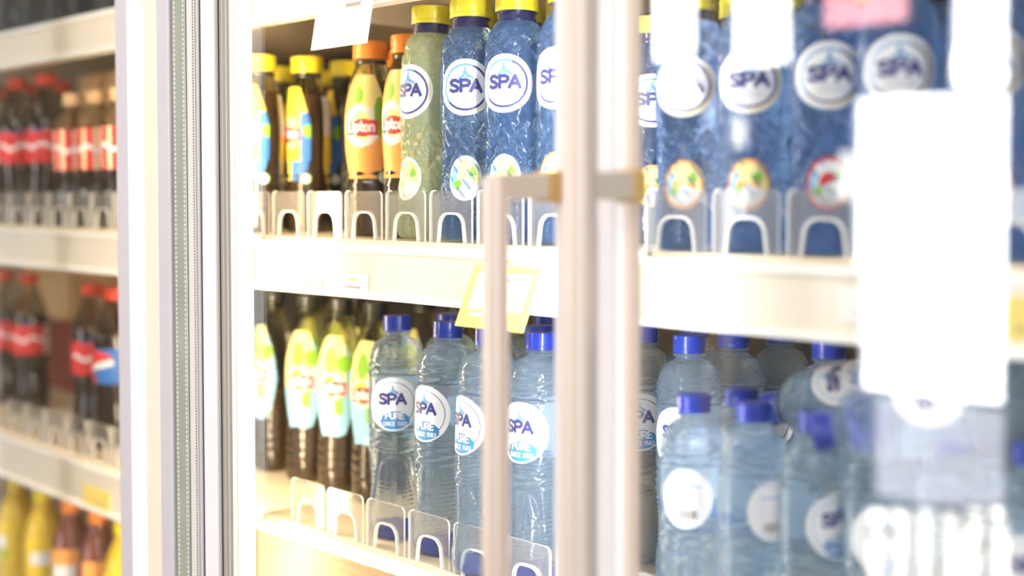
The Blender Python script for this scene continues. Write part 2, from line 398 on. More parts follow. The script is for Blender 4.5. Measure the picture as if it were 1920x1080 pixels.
def proto_pure(scale=1.0, back=False):
    root = empty('water_bottle')
    prof = [(.001,.006),(.012,.005),(.018,.001),(.024,.0),(.0285,.004),(.0305,.014),(.0298,.026),(.0275,.045),(.0272,.062),(.0285,.080),(.0296,.092),
            (.0300,.100),(.0285,.102),(.0300,.106),(.0286,.110),(.0300,.114),(.0304,.118),(.0304,.170),(.0290,.1725),(.0304,.1755),(.0288,.1785),(.0300,.182),
            (.0294,.190),(.0270,.200),(.0215,.2085),(.0150,.2125),(.0128,.2140),(.0125,.216),(.0155,.2168),(.0155,.2184),(.0125,.219),(.0120,.2345),(.001,.235)]
    d = dense(prof, .0012)
    def disp(a, z):
        # arched panel with water drops relief on the lower body
        lo = ss(.012,.03,z)*(1-ss(.088,.095,z))
        c = math.cos(2*a)*.5+.5
        arch = abs((z-.02)/.07 - (1-((1-c)*1.25)**2))
        g = math.exp(-(arch/.07)**2)
        band = ss(.086,.092,z)*(1-ss(.112,.117,z)) + ss(.170,.174,z)*(1-ss(.190,.196,z))
        wob = z + .004*math.cos(2*a)
        return -.0011*band*math.sin(wob*760) - .0030*lo*g - .0011*lo*math.sin(24*z*60+3*math.cos(2*a)) * (1-c) - .0006*lo*math.sin(13*a)
    mb = MB(); mb.lathe(d, n=88, disp=disp); mb.build('bottle_body', M['pure'], root, smooth=True)
    mb = MB(); mb.lathe([(.001,.0012),(.016,.0008),(.0215,-.0002),(.0222,.002),(.017,.0075),(.010,.0095),(.001,.0100)], n=40)
    cap_mesh('cap', .0152, .2195, .0165, M['blue_cap'], root, n=120, inner=.0122)
    rf = prof_fun(d)
    p = Patch(rf, .0304); cv = .143
    if not back:
        def fl(r, a):
            u, v = r*math.cos(a), r*math.sin(a)
            if r < .96 and (u-.08)**2/.55**2 + (v+.62)**2/.36**2 < 1 and r < .93: return M['sky_print']
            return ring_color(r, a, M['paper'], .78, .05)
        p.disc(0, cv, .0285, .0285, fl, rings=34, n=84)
        p.text('SPA', -.001, cv+.0005, .0100, M['navy_print'], t=.30, sx=1.15)
        fountain(p, 0, cv+.0115, .0075, M['blue_print'])
        p.text('PURE', .0022, cv-.0155, .0062, M['paper'], t=.24, sx=1.0)
        p.text('SINCE 1583', .0022, cv-.0225, .0038, M['paper'], t=.2, sx=.92)
    p.build('label', root)
    # round barcode label on the other side
    p = Patch(rf, .0304); hu = PI*.0304
    p.disc(hu, cv, .024, .0275, lambda r, a: M['paper'], rings=14)
    for k in range(22): 
        if k % 4 != 2: p.stroke([(hu-.010+k*.0009, cv-.018), (hu-.010+k*.0009, cv-.010)], .0004+.0003*(k % 3), M['print_grey'])
    p.stroke([(hu-.012, cv+.012), (hu+.012, cv+.012)], .0012, M['sky_print'])
    for k in range(7): p.stroke([(hu-.014, cv+.008-k*.0024), (hu+.014, cv+.008-k*.0024)], .0005, M['pale_print'])
    p.build('barcode_label', root)
    if scale != 1:
        for c in root.children:
            me = c.data
            for v in me.vertices: v.co.x *= scale[0]; v.co.y *= scale[0]; v.co.z *= scale[1]
            me.update()
    return root

def add_refraction(root):
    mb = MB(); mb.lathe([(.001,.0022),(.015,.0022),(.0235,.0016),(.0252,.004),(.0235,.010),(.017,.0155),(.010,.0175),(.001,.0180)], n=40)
    mb.build('bottle_base', M['base_blue'], root, smooth=True)  # added dome, refracted blue put into its colour

def proto_tea(kind):
    """iced tea bottle: clear shoulder, dark tea, large fruit label"""
    root = empty('iced_tea_bottle')
    green = kind == 'green'
    hh = .215 if not green else .232
    k = hh/.215
    prof = [(.001,.004),(.018,.002),(.0245,.0),(.0285,.004),(.0295,.014),(.0285,.05),(.0270,.075),(.0285,.10),(.0290,.13),(.0275,.152),(.0240,.172),(.0190,.186),(.0165,.192),(.0160,.197),(.0160,.2085)]
    prof = [(r, z*k) for r, z in prof]
    zt = prof[10][1] if not green else prof[4][1]+.088
    d = dense(prof, .003)
    rf = prof_fun(d)
    low = [p for p in d if p[1] <= zt]; top = [p for p in d if p[1] > zt-.003]
    def disp(a, z): return -.0008*ss(.02,.03,z)*(1-ss(.075,.085,z))*(math.sin(z*520)+.4*math.sin(8*a))
    mb = MB(); mb.lathe(low+[(.001, low[-1][1])], n=48, disp=disp); mb.build('bottle_body', M['tea'], root, smooth='auto')
    mb = MB(); mb.lathe([(.001, top[0][1]+.0002)]+top[0:]+[(.001, top[-1][1]+.0002)], n=48); mb.build('bottle_shoulder', M['tea_clear'], root, smooth=True)
    if green:
        cap_mesh('cap', .0150, .2065*k-.006, .0215, M['black_cap'], root, inner=.012, n=64)
        mb = MB(); mb.lathe([(.0165,.198*k-.004),(.019,.1985*k-.004),(.019,.2005*k-.004),(.0165,.201*k-.004)], n=40); mb.build('neck_band', M['tea_clear'], root, smooth='auto')
    else:
        cap_mesh('cap', .0200, .197, .0195, M['yellow'] if kind == 'lemon' else M['orange'], root, n=96, rib=False, inner=.0165)
        mb = MB(); mb.lathe([(.0163,.1905),(.0182,.191),(.0182,.1945),(.0163,.195)], n=48); mb.build('neck_band', M['black_cap'], root, smooth='auto')
    p = Patch(rf, .0288)
    base = {'lemon': M['lemon'], 'peach': M['peach'], 'green': M['pale_lemon']}[kind]
    v0, v1 = .064*k, .180*k
    cvl = .120*k
    def half(v):
        t = (v-v0)/(v1-v0)
        if green: return .030*math.sin(PI*min(1, max(0, .12+t*.80)))**.7
        return .031*(1 - .55*max(0, (t-.5)/.5)**1.6)*(1-.35*max(0, (.25-t)/.25))
    def inside(u, v): return abs(u) < half(v)
    def colf(u, v):
        t = (v-v0)/(v1-v0)
        if abs(u+.002) < .0195 and abs(v-cvl) < .0095*(1-.15*abs(u)/.0195): return M['red']
        fruit = (u+.002)**2+(v-(cvl+.002))**2
        if green:
            if (u-.016)**2+(v-cvl-.030)**2 < .0105**2 or (u+.002)**2/.008**2+(v-cvl-.034)**2/.016**2 < 1: return M['leaf']
            if fruit < .017**2: return M['lemon'] if fruit < .014**2 and u < .004 else M['paper']
            if t < .42: return M['aqua'] if not (abs(u-.008) < .006 and t > .22) else M['leaf']
            return M['pale_lemon'] if u < .016 else M['aqua']
        if kind == 'lemon':
            if u > .018 and abs(v-cvl+.004) < .030: return M['strong_blue'] if (u-.028)**2+(v-cvl-.004)**2 > .008**2 else M['leaf']
            if t < .20 and abs(u) > .004: return M['strong_blue']
            if (u-.021)**2+(v-cvl-.014)**2 < .008**2 or (u-.014)**2+(v-cvl+.022)**2 < .007**2: return M['leaf']
            if (u+.008)**2/.006**2+(v-cvl-.046)**2/.009**2 < 1: return M['leaf']
            if fruit < .021**2: return M['pale_lemon']
            return M['lemon']
        if (u-.02)**2/.007**2+(v-cvl-.012)**2/.022**2 < 1 or (u+.005)**2/.006**2+(v-cvl-.036)**2/.010**2 < 1: return M['leaf']
        if fruit < .023**2: return M['paper'] if fruit > .015**2 else M['pale_lemon']
        if t > .62: return M['pale_lemon'] if u > -.006 else M['peach']
        return M['peach'] if t < .42 else M['lemon']
    p.grid(-.034, .034, v0, v1, .0014, inside, colf)
    p.text('Lipton', -.002, cvl-.0040, .0115, M['paper'], t=.2, sx=.80)
    if not green:
        def seal(r, a): return M['paper'] if (r < .35 or .55 < r < .8) else M['dark_leaf']
        p.disc(.024, .066, .0075, .0075, seal, off=.0012, rings=8, n=24)
    else:
        p.text('o', .004, v0+.004, .008, M['paper'], t=.2)
    p.build('label', root)
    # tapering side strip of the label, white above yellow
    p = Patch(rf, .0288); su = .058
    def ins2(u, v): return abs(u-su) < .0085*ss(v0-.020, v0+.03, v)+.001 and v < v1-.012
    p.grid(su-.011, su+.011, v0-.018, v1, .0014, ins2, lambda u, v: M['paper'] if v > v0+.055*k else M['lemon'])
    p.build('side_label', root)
    return root

def proto_cola(kind):
    root = empty('cola_bottle')
    if kind == 'short':
        prof = [(.001,.003),(.020,.001),(.025,.0),(.0285,.005),(.029,.02),(.0265,.045),(.0255,.06),(.028,.08),(.029,.10),(.029,.135),(.027,.150),(.018,.165),(.0135,.172),(.0125,.186)]
    else:
        prof = [(.001,.003),(.020,.001),(.025,.0),(.0295,.006),(.0305,.03),(.0285,.055),(.0275,.07),(.0295,.09),(.031,.11),(.031,.145),(.0285,.165),(.0225,.185),(.0155,.203),(.0130,.212),(.0125,.225)]
    d = dense(prof, .003); rf = prof_fun(d); top_z = prof[-1][1]
    zt = .112 if kind == 'short' else .168
    def disp(a, z): return -.0010*ss(.01,.02,z)*(1-ss(.07,.08,z))*max(0, math.sin(9*a+z*30))
    mb = MB(); low = [q for q in d if q[1] <= zt]; mb.lathe(low+[(.001, low[-1][1])], n=45, disp=disp)
    mb.build('bottle_body', M['cola'], root, smooth='auto')
    top = [q for q in d if q[1] > zt-.004]
    mb = MB(); mb.lathe([(.001, top[0][1]+.0002)]+top+[(.001, top_z+.0002)], n=45); mb.build('bottle_shoulder', M['cola_clear'], root, smooth=True)
    cap_mesh('cap', .0155, top_z-.010, .0175, M['inner_tan'] if kind == 'short' else M['red_cap'], root, n=64, inner=.0127)  # short caps tan: warm glow around them put into their colour
    p = Patch(rf, .031)
    v0, v1 = (.082,.142) if kind == 'short' else (.096,.148)
    def colf(u, v):
        if kind == 'globe':
            q = (u-.008)**2+(v-.122)**2
            if q < .020**2:
                e = (v-.122)-.25*(u-.008)
                return M['red'] if e > .005 else (M['paper'] if e > -.004 else M['strong_blue'])
            return M['strong_blue'] if u > 0 else M['red']
        if abs(u-.036) < .005: return M['paper']
        if abs(u-.044) < .004: return M['leaf']
        if abs(v-(v0+v1)/2-.004*math.sin(u*180)) < .003 and abs(u) < .03: return M['paper']
        if kind == 'short' and math.sin(u*330) > .5: return M['cream_print']
        if v > v1-.004: return M['strong_blue'] if abs(u) < .012 and kind != 'short' else M['red']
        return M['red']
    p.grid(-.062, .062, v0, v1, .002, lambda u, v: True, colf)
    p.build('label', root)
    return root

def proto_misc(kind):
    root = empty('juice_bottle' if kind != 'smoky' else 'tall_bottle')
    prof = [(.001,.003),(.022,.001),(.028,.0),(.031,.006),(.031,.05),(.029,.075),(.031,.10),(.031,.14),(.028,.165),(.019,.188),(.0145,.20),(.014,.215)]
    d = dense(prof, .004)
    body = {'yellow': M['juice'], 'brown': M['brown_drink'], 'smoky': M['smoky']}[kind]
    mb = MB(); mb.lathe(d+[(.001,.2152)], n=40, disp=lambda a, z: -.001*math.sin(6*a)*ss(.01,.02,z)*(1-ss(.07,.09,z)))
    mb.build('bottle_body', body, root, smooth=True)
    cap_mesh('cap', .0165, .205, .0175, {'yellow': M['yellow'], 'brown': M['orange'], 'smoky': M['navy']}[kind], root, n=48, inner=.0142)
    if kind != 'smoky':
        p = Patch(prof_fun(d), .031)
        def colf(u, v):
            if abs(v-.12) < .010 and abs(u) < .018: return M['paper']
            if (u-.015)**2+(v-.10)**2 < .008**2: return M['leaf']
            return M['lemon'] if kind == 'yellow' else M['peach']
        p.grid(-.03, .03, .085, .155, .002, lambda u, v: True, colf); p.build('label', root)
    return root

PROTO = {}
def get(kind):
    if kind not in PROTO:
        if kind.startswith('touch_'):
            _, tint, fl = kind.split('_'); PROTO[kind] = (proto_touch(M['touch_green'] if tint == 'green' else M['touch'], fl))
        elif kind == 'pure': PROTO[kind] = proto_pure()
        elif kind == 'purebase': PROTO[kind] = proto_pure(); add_refraction(PROTO[kind])
        elif kind == 'small': PROTO[kind] = proto_pure((.90, .865))
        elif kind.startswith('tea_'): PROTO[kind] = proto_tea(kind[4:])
        elif kind.startswith('cola_'): PROTO[kind] = proto_cola(kind[5:])
        else: PROTO[kind] = proto_misc(kind)
        return PROTO[kind]
    return dup(PROTO[kind])

def put(kind, x, y, z, rot, label, cat='bottle', group=None, lean=0.0, tilt=None):
    o = get(kind)
    o.location = (x, y, z + (.0005 if not lean else .03*math.sin(abs(lean)))); o.rotation_mode = 'XYZ'
    if tilt: o.rotation_euler = tilt
    else: o.rotation_euler = (-lean, 0, rot)
    for k in ('label','category','group'):
        if k in o: del o[k]
    tag(o, label, cat, group)
    return o
def face(x, y): return math.atan2(-x, y-CY)     # turn that faces the lens side of the aisle
R = math.radians

# ------------------------------------------------------------------ shop shell
def struct(name, mb, m, **k):
    o = mb.build(name, m, **k); o['kind'] = 'structure'; return o
mb = MB(); mb.box((-7,-3.6,-.1),(3,.8,0)); struct('floor', mb, M['floor'])
mb = MB(); mb.box((-7,-3.6,2.8),(3,.8,2.9)); struct('ceiling', mb, M['ceiling'])
mb = MB(); mb.box((-7,.72,0),(3,.8,2.8)); struct('wall_back', mb, M['wall'])
mb = MB(); mb.box((-7.1,-3.6,0),(-7,.8,2.8)); struct('wall_left', mb, M['wall_cream'])
# shop front opposite the cabinet: glowing panes added to make the door glass reflections
WY = -3.2; MIR = 2.95
glow_boxes = []
def glow_box(x0, y0, x1, y1, m):
    a = at(x0, y0, MIR); b = at(x1, y1, MIR); c = at(x1, y0, MIR)
    glow_boxes.append((a[0], (b[2]+at(x0, y1, MIR)[2])/2, b[0], min(2.75, (a[2]+c[2])/2), m))
glow_box(1212, -60, 1302, 108, 'day'); glow_box(1338, -60, 1478, 122, 'day'); glow_box(1246, 122, 1310, 196, 'day_cream'); glow_box(1338, 222, 1396, 275, 'day_cream'); glow_box(1572, 285, 1598, 372, 'day_cream')
glow_box(1545, -60, 1700, 45, 'day_red'); glow_box(1790, -60, 1885, 172, 'day')
glow_box(1606, 178, 1885, 500, 'day'); glow_box(1618, 512, 1880, 742, 'day'); glow_box(1640, 756, 1880, 950, 'day_soft')
for k in range(6): glow_box(1625+46*k, 955, 1625+46*k+32, 1200, 'day_cream')  # bright streaks in the glass, made by narrow added panes
mb = MB(); mb.box((-7,WY-.25,0),(3,WY-.05,2.8)); struct('wall_front', mb, M['wall'])
for i, (x0, z0, x1, z1, m) in enumerate(glow_boxes):
    fr = MB(); t = .012
    fr.box((x0-t,WY-.05,z0-t),(x1+t,WY-.01,z0)); fr.box((x0-t,WY-.05,z1),(x1+t,WY-.01,z1+t))
    fr.box((x0-t,WY-.05,z0),(x0,WY-.01,z1)); fr.box((x1,WY-.05,z0),(x1+t,WY-.01,z1))
    o = struct('window_%d' % (i+1), fr, M['white_frame'])  # frame round an added pane that glows for the reflections
    pn = MB(); pn.box((x0,WY-.049,z0),(x1,WY-.03,z1)); pn.build('window_pane', M[m], o)
cl = MB(); cl.box((-2.6,-1.85,2.745),(.8,-1.35,2.76))
lampo = empty('ceiling_lamp', (0,0,0), label='long white lamp panel under the shop ceiling', cat='lamp')
cl.build('diffuser', M['lamp_pane'], lampo)
cl = MB(); cl.box((-2.65,-1.9,2.76),(.85,-1.3,2.8)); cl.build('housing', M['white_frame'], lampo)

# ------------------------------------------------------------------ refrigerator case
BX0, BX1, BX2, BX3 = -2.75, -1.410, -0.822, 0.55     # bay limits
YB = .50
caseo = empty('refrigerator_case', (BX1, YB, 0), label='long white glass-door drinks refrigerator with three bays', cat='refrigerator')
def cpart(name, boxes, m, bevel=0):
    mb = MB()
    for a, b in boxes: mb.box((a[0]-BX1, a[1]-YB, a[2]), (b[0]-BX1, b[1]-YB, b[2]))
    return mb.build(name, m, caseo, bevel=bevel)
cpart('back_panel', [((BX0,YB,.15),(BX1,YB+.04,2.05))], M['inner_dark'])
cpart('back_panel', [((BX1,YB,.15),(BX2,YB+.04,2.05))], M['inner_dark'])
cpart('back_panel', [((BX2,YB,.15),(BX3,YB+.04,2.05))], M['inner_blue'])
cpart('side_panel', [((BX0-.05,-.09,.1),(BX0,YB+.04,2.05))], M['inner_side'])
cpart('side_panel', [((BX3,-.09,.1),(BX3+.05,YB+.04,2.05))], M['inner_side'])
cpart('plinth', [((BX0-.05,-.09,0),(BX3+.05,YB+.04,.12))], M['grey_alu'])
cpart('canopy', [((BX0-.05,-.10,2.05),(BX3+.05,YB+.04,2.35))], M['white_frame'])
for bx in (BX1-.018, BX2):
    cpart('mullion', [((bx-.012,-.088,.12),(bx+.012,-.040,2.05))], M['white_frame'])
    for sgn in (-1, 1):
        cpart('led_tube', [((bx+sgn*.013,-.080,.15),(bx+sgn*.019,-.062,2.03))] if sgn > 0 else [((bx-.019,-.080,.15),(bx-.013,-.062,2.03))], M['led'] if bx < -1 else M['led_soft'])
WARM = (1, .78, .48)
def tube_light(x, z0, z1, aim, power, col=WARM):
    l = area('led_light', (x-BX1, -.07-YB, (z0+z1)/2), (x-BX1+aim, -.07-YB+.55, (z0+z1)/2), .02, z1-z0, power, col, caseo)
    # long side upright
    return l
tube_light(BX1-.036, .4, 1.95, -.8, 16)
tube_light(BX1+.026, .4, 1.95, .5, 2.2)
tube_light(BX2-.024, .4, 1.95, -.5, 5, (.97, .96, 1))
tube_light(BX2+.030, .4, 1.95, .6, .8, (.9, .95, 1))

# ------------------------------------------------------------------ shelves
ZT, ZM, ZL, ZB = 1.700, 1.405, 1.085, .765
def shelf(x0, x1, z, lab, rail='rail', lipz=.004, drop=.050):
    o = empty('refrigerator_shelf', (x0, 0, z), label=lab, cat='shelf')
    L = x1-x0
    mb = MB(); mb.box((.002,-.004,-.014),(L-.002,YB-.012,0)); mb.build('deck', M['deck'], o)
    mb = MB(); mb.prism([(0,0),(L-.004,0)][0:0] or [(.002,-.020),(L-.002,-.020),(L-.002,-.0045),(.002,-.0045)], -.009-drop+.006, -.012); mb.build('price_rail', M[rail], o)
    mb = MB(); mb.box((.002,-.024,-.012),(L-.002,-.0045,-.004)); mb.build('upper_lip', M['lip'], o, bevel=.0015)
    mb = MB(); mb.box((.002,-.026,-.009-drop),(L-.002,-.004,-.009-drop+.0065)); mb.build('lower_lip', M['lip'], o, bevel=.0015)
    for bx in (.012, L-.016):
        mb = MB(); mb.box((bx,.01,-.040),(bx+.004,YB-.012,-.0145)); mb.build('bracket', M['lip'], o)
    return o
bays = (('left', BX0, BX1-.022), ('middle', BX1-.018, BX2-.002), ('right', BX2+.002, BX3))
for bn, x0, x1 in bays:
    shelf(x0, x1, ZT, 'cream shelf across the top of the %s bay' % bn)
    shelf(x0, x1, ZM, 'cream shelf with price rail at half height in the %s bay' % bn)
    shelf(x0, x1, ZL, 'pale wooden shelf under the lower row of bottles in the %s bay' % bn, 'rail_wood' if bn == 'middle' else 'rail', drop=.056 if bn != 'middle' else .11)
shelf(bays[0][1], bays[0][2], ZB, 'bottom shelf of the left bay under the yellow and brown drinks')

# ------------------------------------------------------------------ dividers
def divider_proto():
    root = empty('shelf_divider')
    W, Hh, T = .064, .050, .0022
    # front stop with rounded corners and arched cut-out
    out = []
    r = .006
    out.append((0, 0)); out.append((0, Hh-r))
    for k in range(1, 5): a = PI-PI/2*k/4; out.append((r+r*math.cos(a), Hh-r+r*math.sin(a)))
    out.append((W-r, Hh))
    for k in range(1, 5): a = PI/2-PI/2*k/4; out.append((W-r+r*math.cos(a), Hh-r+r*math.sin(a)))
    out.append((W, 0))
    ax0, ax1, ah, ar = .012, .053, .028, .013
    arch = [(ax1, 0), (ax1-.002, ah-ar)]
    for k in range(1, 7): a = PI/2*k/6; arch.append((ax1-.002-ar+ar*math.cos(a), ah-ar+ar*math.sin(a)))
    for k in range(0, 7): a = PI/2+PI/2*k/6; arch.append((ax0+.002+ar+ar*math.cos(a), ah-ar+ar*math.sin(a)))
    arch.append((ax0, 0))
    poly = out+arch; n = len(poly)
    mb = MB()
    # the face is a fan-friendly ngon; keep it as two ngons plus edge strip
    fr = [(x, 0, z) for x, z in poly]; bk = [(x, T, z) for x, z in poly]
    mb.add(fr, [tuple(range(n-1, -1, -1))], 0); mb.add(bk, [tuple(range(n))], 0)
    o = len(mb.v)
    mb.add(fr+bk, [(i, (i+1) % n, n+(i+1) % n, n+i) for i in range(n)], 1)
    mb.build('front_stop', [M['acrylic'], M['acrylic_edge']], root)
    # clear wire-thin bead round the arch and the outer edge
    mb = MB()
    def tube(pts, rr):
        for (x0, z0), (x1, z1) in zip(pts, pts[1:]):
            dx, dz = x1-x0, z1-z0; L = math.hypot(dx, dz) or 1e-6; nx, nz = -dz/L*rr, dx/L*rr
            ex, ez = dx/L*rr*.3, dz/L*rr*.3
            vs = []
            for x, z in ((x0-ex, z0-ez), (x1+ex, z1+ez)):
                for s1, yy in ((1,-.0006),(1,T+.0006),(-1,T+.0006),(-1,-.0006)): vs.append((x+nx*s1, yy, z+nz*s1))
            mb.add(vs, [(0,1,5,4),(1,2,6,5),(2,3,7,6),(3,0,4,7),(0,3,2,1),(4,5,6,7)])
    tube(arch, .0010)
    tube(out[:6], .0006)
    mb.build('arch_bead', M['acrylic_edge'], root)
    mb = MB(); mb.box((0, T, .0005), (.0016, .012, .046)); mb.build('side_wall', M['acrylic'], root)
    return root
dproto = divider_proto(); dfirst = True
def dividers(x_start, n, z, grp, lab, pitch=.0731):
    global dfirst
    for k in range(n):
        d = dproto if dfirst else dup(dproto); dfirst = False
        d.location = (x_start+k*pitch, -.002, z+.0005)
        tag(d, lab % ('clear acrylic' ), 'shelf divider', grp)
xm = X(515, 0)
dividers(xm-.0731, 9, ZM, 'acrylic dividers on the upper shelf of the middle bay', '%s divider with arched front stop on the middle bay upper shelf')
dividers(X(1215, 0), 9, ZM, 'acrylic dividers on the upper shelf of the right bay', '%s divider with arched front stop on the right bay upper shelf')
dividers(X(548, 0), 8, ZL, 'acrylic dividers on the lower shelf of the middle bay', '%s divider with arched front stop on the middle bay lower shelf')
dividers(-2.40, 12, ZM, 'acrylic dividers on the upper shelf of the left bay', '%s divider with front stop on the left bay upper shelf')
dividers(-2.20, 10, ZL, 'acrylic dividers on the lower shelf of the left bay', '%s divider with front stop on the left bay lower shelf')

# ------------------------------------------------------------------ doors
YF, YG, YR = -.145, -.130, -.128       # front face, glass, rear of the frames
def vslab(name, x0, x1, y0, y1, m, root, z0=.14, z1=2.04, bevel=.002, sub=None):
    mb = MB(); mb.box((x0-root.location.x, y0-root.location.y, z0), (x1-root.location.x, y1-root.location.y, z1))
    return mb.build(name, m, sub or root, bevel=bevel)
def fx(px): return X(px, YF, 540)
# left bay door: only its right stile is in view
d1 = empty('glass_door', (-1.95, YG, 0), label='leftmost glass door with a broad cream and lilac stile', cat='door')
a, b, c, d_, e = fx(220), fx(246), fx(271), fx(298), fx(322)
vslab('stile_strip', a, b, YF, YR, M['lilac'], d1)
vslab('stile_strip', b, c, YF-.003, YR, M['bright'], d1, bevel=.003)
vslab('stile_strip', c, d_, YF, YR, M['cream'], d1)
vslab('stile_strip', d_, e, YF-.001, YR, M['lilac'], d1)
vslab('stile_strip', -1.985, -1.945, YF, YR, M['white_frame'], d1)
mb = MB(); mb.box((-1.945+1.95, -.0025, .14), (a+1.95, .003, 2.04)); mb.build('glass_pane', M['glass'], d1)
for z0, z1 in ((.10, .14), (2.04, 2.05)): vslab('rail', -1.985, e, YF, YR, M['white_frame'], d1, z0, z1)
# gasket between the doors
gk = empty('door_gasket', (fx(350), YF, 0), label='silver and pale rubber seal strip between the first two doors', cat='gasket')
def gs(n, p0, p1, y0, y1, m): return vslab(n, fx(p0), fx(p1), y0, y1, m, gk, bevel=.0006)
gs('dark_channel', 322.3, 378.8, YF+.003, YR, M['black'])
gs('silver_strip', 326.5, 350, YF+.0005, YF+.003, M['gasket'])
gs('pale_bead', 354, 368, YF, YF+.003, M['gasket_light'])
gs('thin_bead', 369.5, 374, YF+.001, YF+.003, M['lilac'])
mb = MB()
for k in range(380):
    z = .16+k*.0049
    for p in (330.5, 347): 
        xx = fx(p)-gk.location.x; mb.box((xx-.0006, .0, z), (xx+.0006, .0006, z+.0024))
mb.build('stitching', M['card_white'], gk)
mb = MB()
for k in range(620):
    z = .16+k*.003; xx = fx(366)-gk.location.x; mb.box((xx-.0007, -.0005, z), (xx+.0007, .0001, z+.0015))
mb.build('stitching', M['black'], gk)
# middle door
d2 = empty('glass_door', (fx(378), YG, 0), label='middle glass door, in front of the tea and water bottles, handle on its right stile', cat='door')
vslab('stile_strip', fx(379), fx(404), YF, YR, M['white_frame'], d2)
vslab('stile_groove', fx(404.5), fx(430), YF+.003, YR, M['grey_alu'], d2)
for p0, p1 in ((408, 410), (415, 416), (422, 424)): vslab('groove_line', fx(p0), fx(p1), YF+.0025, YF+.003, M['black'] if p0 == 408 else M['lilac'], d2, bevel=0)
vslab('stile_strip', fx(430.5), fx(436), YF+.001, YR, M['bright'], d2)
vslab('stile_strip', fx(436.5), fx(442), YF+.002, YR, M['cream'], d2)
vslab('stile_strip', fx(442.5), fx(449), YF, YR, M['bright'], d2)
x3, x4 = fx(1036), fx(1108)
vslab('stile', x3, x4, YF, YR, M['white_frame'], d2, bevel=.004)
mb = MB(); mb.box((fx(449)-d2.location.x+.0002, -.001, .14), (x3-d2.location.x-.0002, .001, 2.04)); mb.build('glass_pane', M['glass'], d2)
for z0, z1 in ((.10, .14), (2.04, 2.05)): vslab('rail', fx(379), x4, YF, YR, M['white_frame'], d2, z0, z1)
# right door
x5, x6 = fx(1116), fx(1172)
d3 = empty('glass_door', (x5, YG, 0), label='right glass door mirroring bright windows, handle on its left stile', cat='door')
vslab('stile', x5, fx(1150), YF, YR, M['white_frame'], d3, bevel=.004)
vslab('stile_strip', fx(1150.5), fx(1163), YF+.002, YR, M['bright'], d3)
vslab('stile_strip', fx(1163.5), x6, YF+.004, YR, M['cream'], d3)
xe = x5+.60
vslab('stile', xe-.045, xe, YF, YR, M['white_frame'], d3)
mb = MB(); mb.box((x6-x5+.0002, -.001, .14), (xe-.045-x5-.0002, .001, 2.04)); mb.build('glass_pane', M['glass'], d3)
for z0, z1 in ((.10, .14), (2.04, 2.05)): vslab('rail', x5, xe, YF, YR, M['white_frame'], d3, z0, z1)

def handle(door, px, pw, zc, below):
    hx = X(px, -.2); r = pw
    rx, ry = hx-door.location.x, -.2-door.location.y
    z0, z1 = (.75, zc+.006) if below else (.75, 2.0)
    root = MB(); root.cyl((rx, ry), r, z0, z1, n=36); h = root.build('handle', M['handle'], door, smooth='auto')
    m2 = MB(); m2.box((rx-.008, ry-.002, zc-.0095), (rx+.008, YF-door.location.y+.001, zc+.0095)); m2.build('handle_bracket', M['bracket'], h, bevel=.0015)
    m2 = MB(); m2.box((rx-.010, YF-door.location.y-.010, zc-.0115), (rx+.010, YF-door.location.y+.0005, zc+.0115)); m2.build('bracket_foot', M['ochre'], h, bevel=.0015)
    m2 = MB(); m2.box((rx-.008, ry-.002, .79), (rx+.008, YF-door.location.y+.001, .81)); m2.build('handle_bracket', M['bracket'], h, bevel=.0015)
zc = at(980, 350, -.17)[2]
handle(d2, 929, .0098, zc, True)
handle(d3, 1084, .0108, zc, False)

# ------------------------------------------------------------------ price cards
def card(px, y0, y1, Yp, wd, ht, swing, roll, mb_, mc, lab, lines=True):
    p = at(px, y0, Yp)
    o = empty('price_card', p, label=lab, cat='price card'); o.rotation_euler = (swing, roll, 0)
    mb = MB(); mb.box((-wd/2, 0, -ht), (wd/2, .0012, 0)); mb.build('card', M[mb_], o)
    mb = MB(); mb.box((-wd/2+.010, -.0004, -ht+.017), (wd/2-.010, 0, -.008)); mb.build('paper_insert', M[mc], o)
    mb = MB(); mb.box((-wd/2+.015, -.0006, -ht+.0105), (wd/2-.030, 0, -ht+.0135), 0)
    for k in range(9): mb.box((wd*.05+k*.003, -.0009, -.016), (wd*.05+k*.003+.0018, -.0004, -.012), 1)
    mb.build('print', [M['card_white'], M['print_grey']], o)
    return o
card(953, 498, 628, -.030, .092, .060, R(-24), 0, 'card_yellow', 'card_white', 'yellow-edged price card hanging askew behind the handles')
card(648, -14, 46, -.030, .100, .056, R(-10), 0, 'card_white', 'card_white', 'white price card hanging from the top shelf, middle bay')
def rail_label(x0, x1, y0, y1, lab, grp=None, yel=False):
    a = at(x0, y0, -.0215); b = at(x1, y0, -.0215); zb = at((x0+x1)/2, y1, -.0215)[2]; zt = at((x0+x1)/2, y0, -.0215)[2]
    o = empty('shelf_label', (a[0], -.0215, zb), label=lab, cat='shelf label')
    w_, h_ = b[0]-a[0], max(.008, zt-zb)
    mb = MB(); mb.box((0, 0, 0), (w_, .0010, h_)); mb.build('paper', M['card_yellow' if yel else 'card_white'], o)
    mb = MB()
    for k in range(7): mb.box((w_*.5+k*.0042, -.0004, h_*.25), (w_*.5+k*.0042+.0028, 0, h_*.25+.0022), 0)
    for k in range(3): mb.box((w_*.62+k*.0050, -.0004, h_*.62), (w_*.62+k*.0050+.0036, 0, h_*.62+.003), 1)
    mb.build('print', [M['print_grey'], M['card_yellow']], o)
rail_label(527, 602, 515, 545, 'left one of two white price labels on the middle shelf rail')
rail_label(606, 688, 512, 548, 'right one of two white price labels on the middle shelf rail')
rail_label(1212, 1335, 545, 590, 'wide white price label at the left of the right bay rail')
rail_label(1575, 1640, 540, 605, 'white price label on the right bay rail beside the bright reflection')
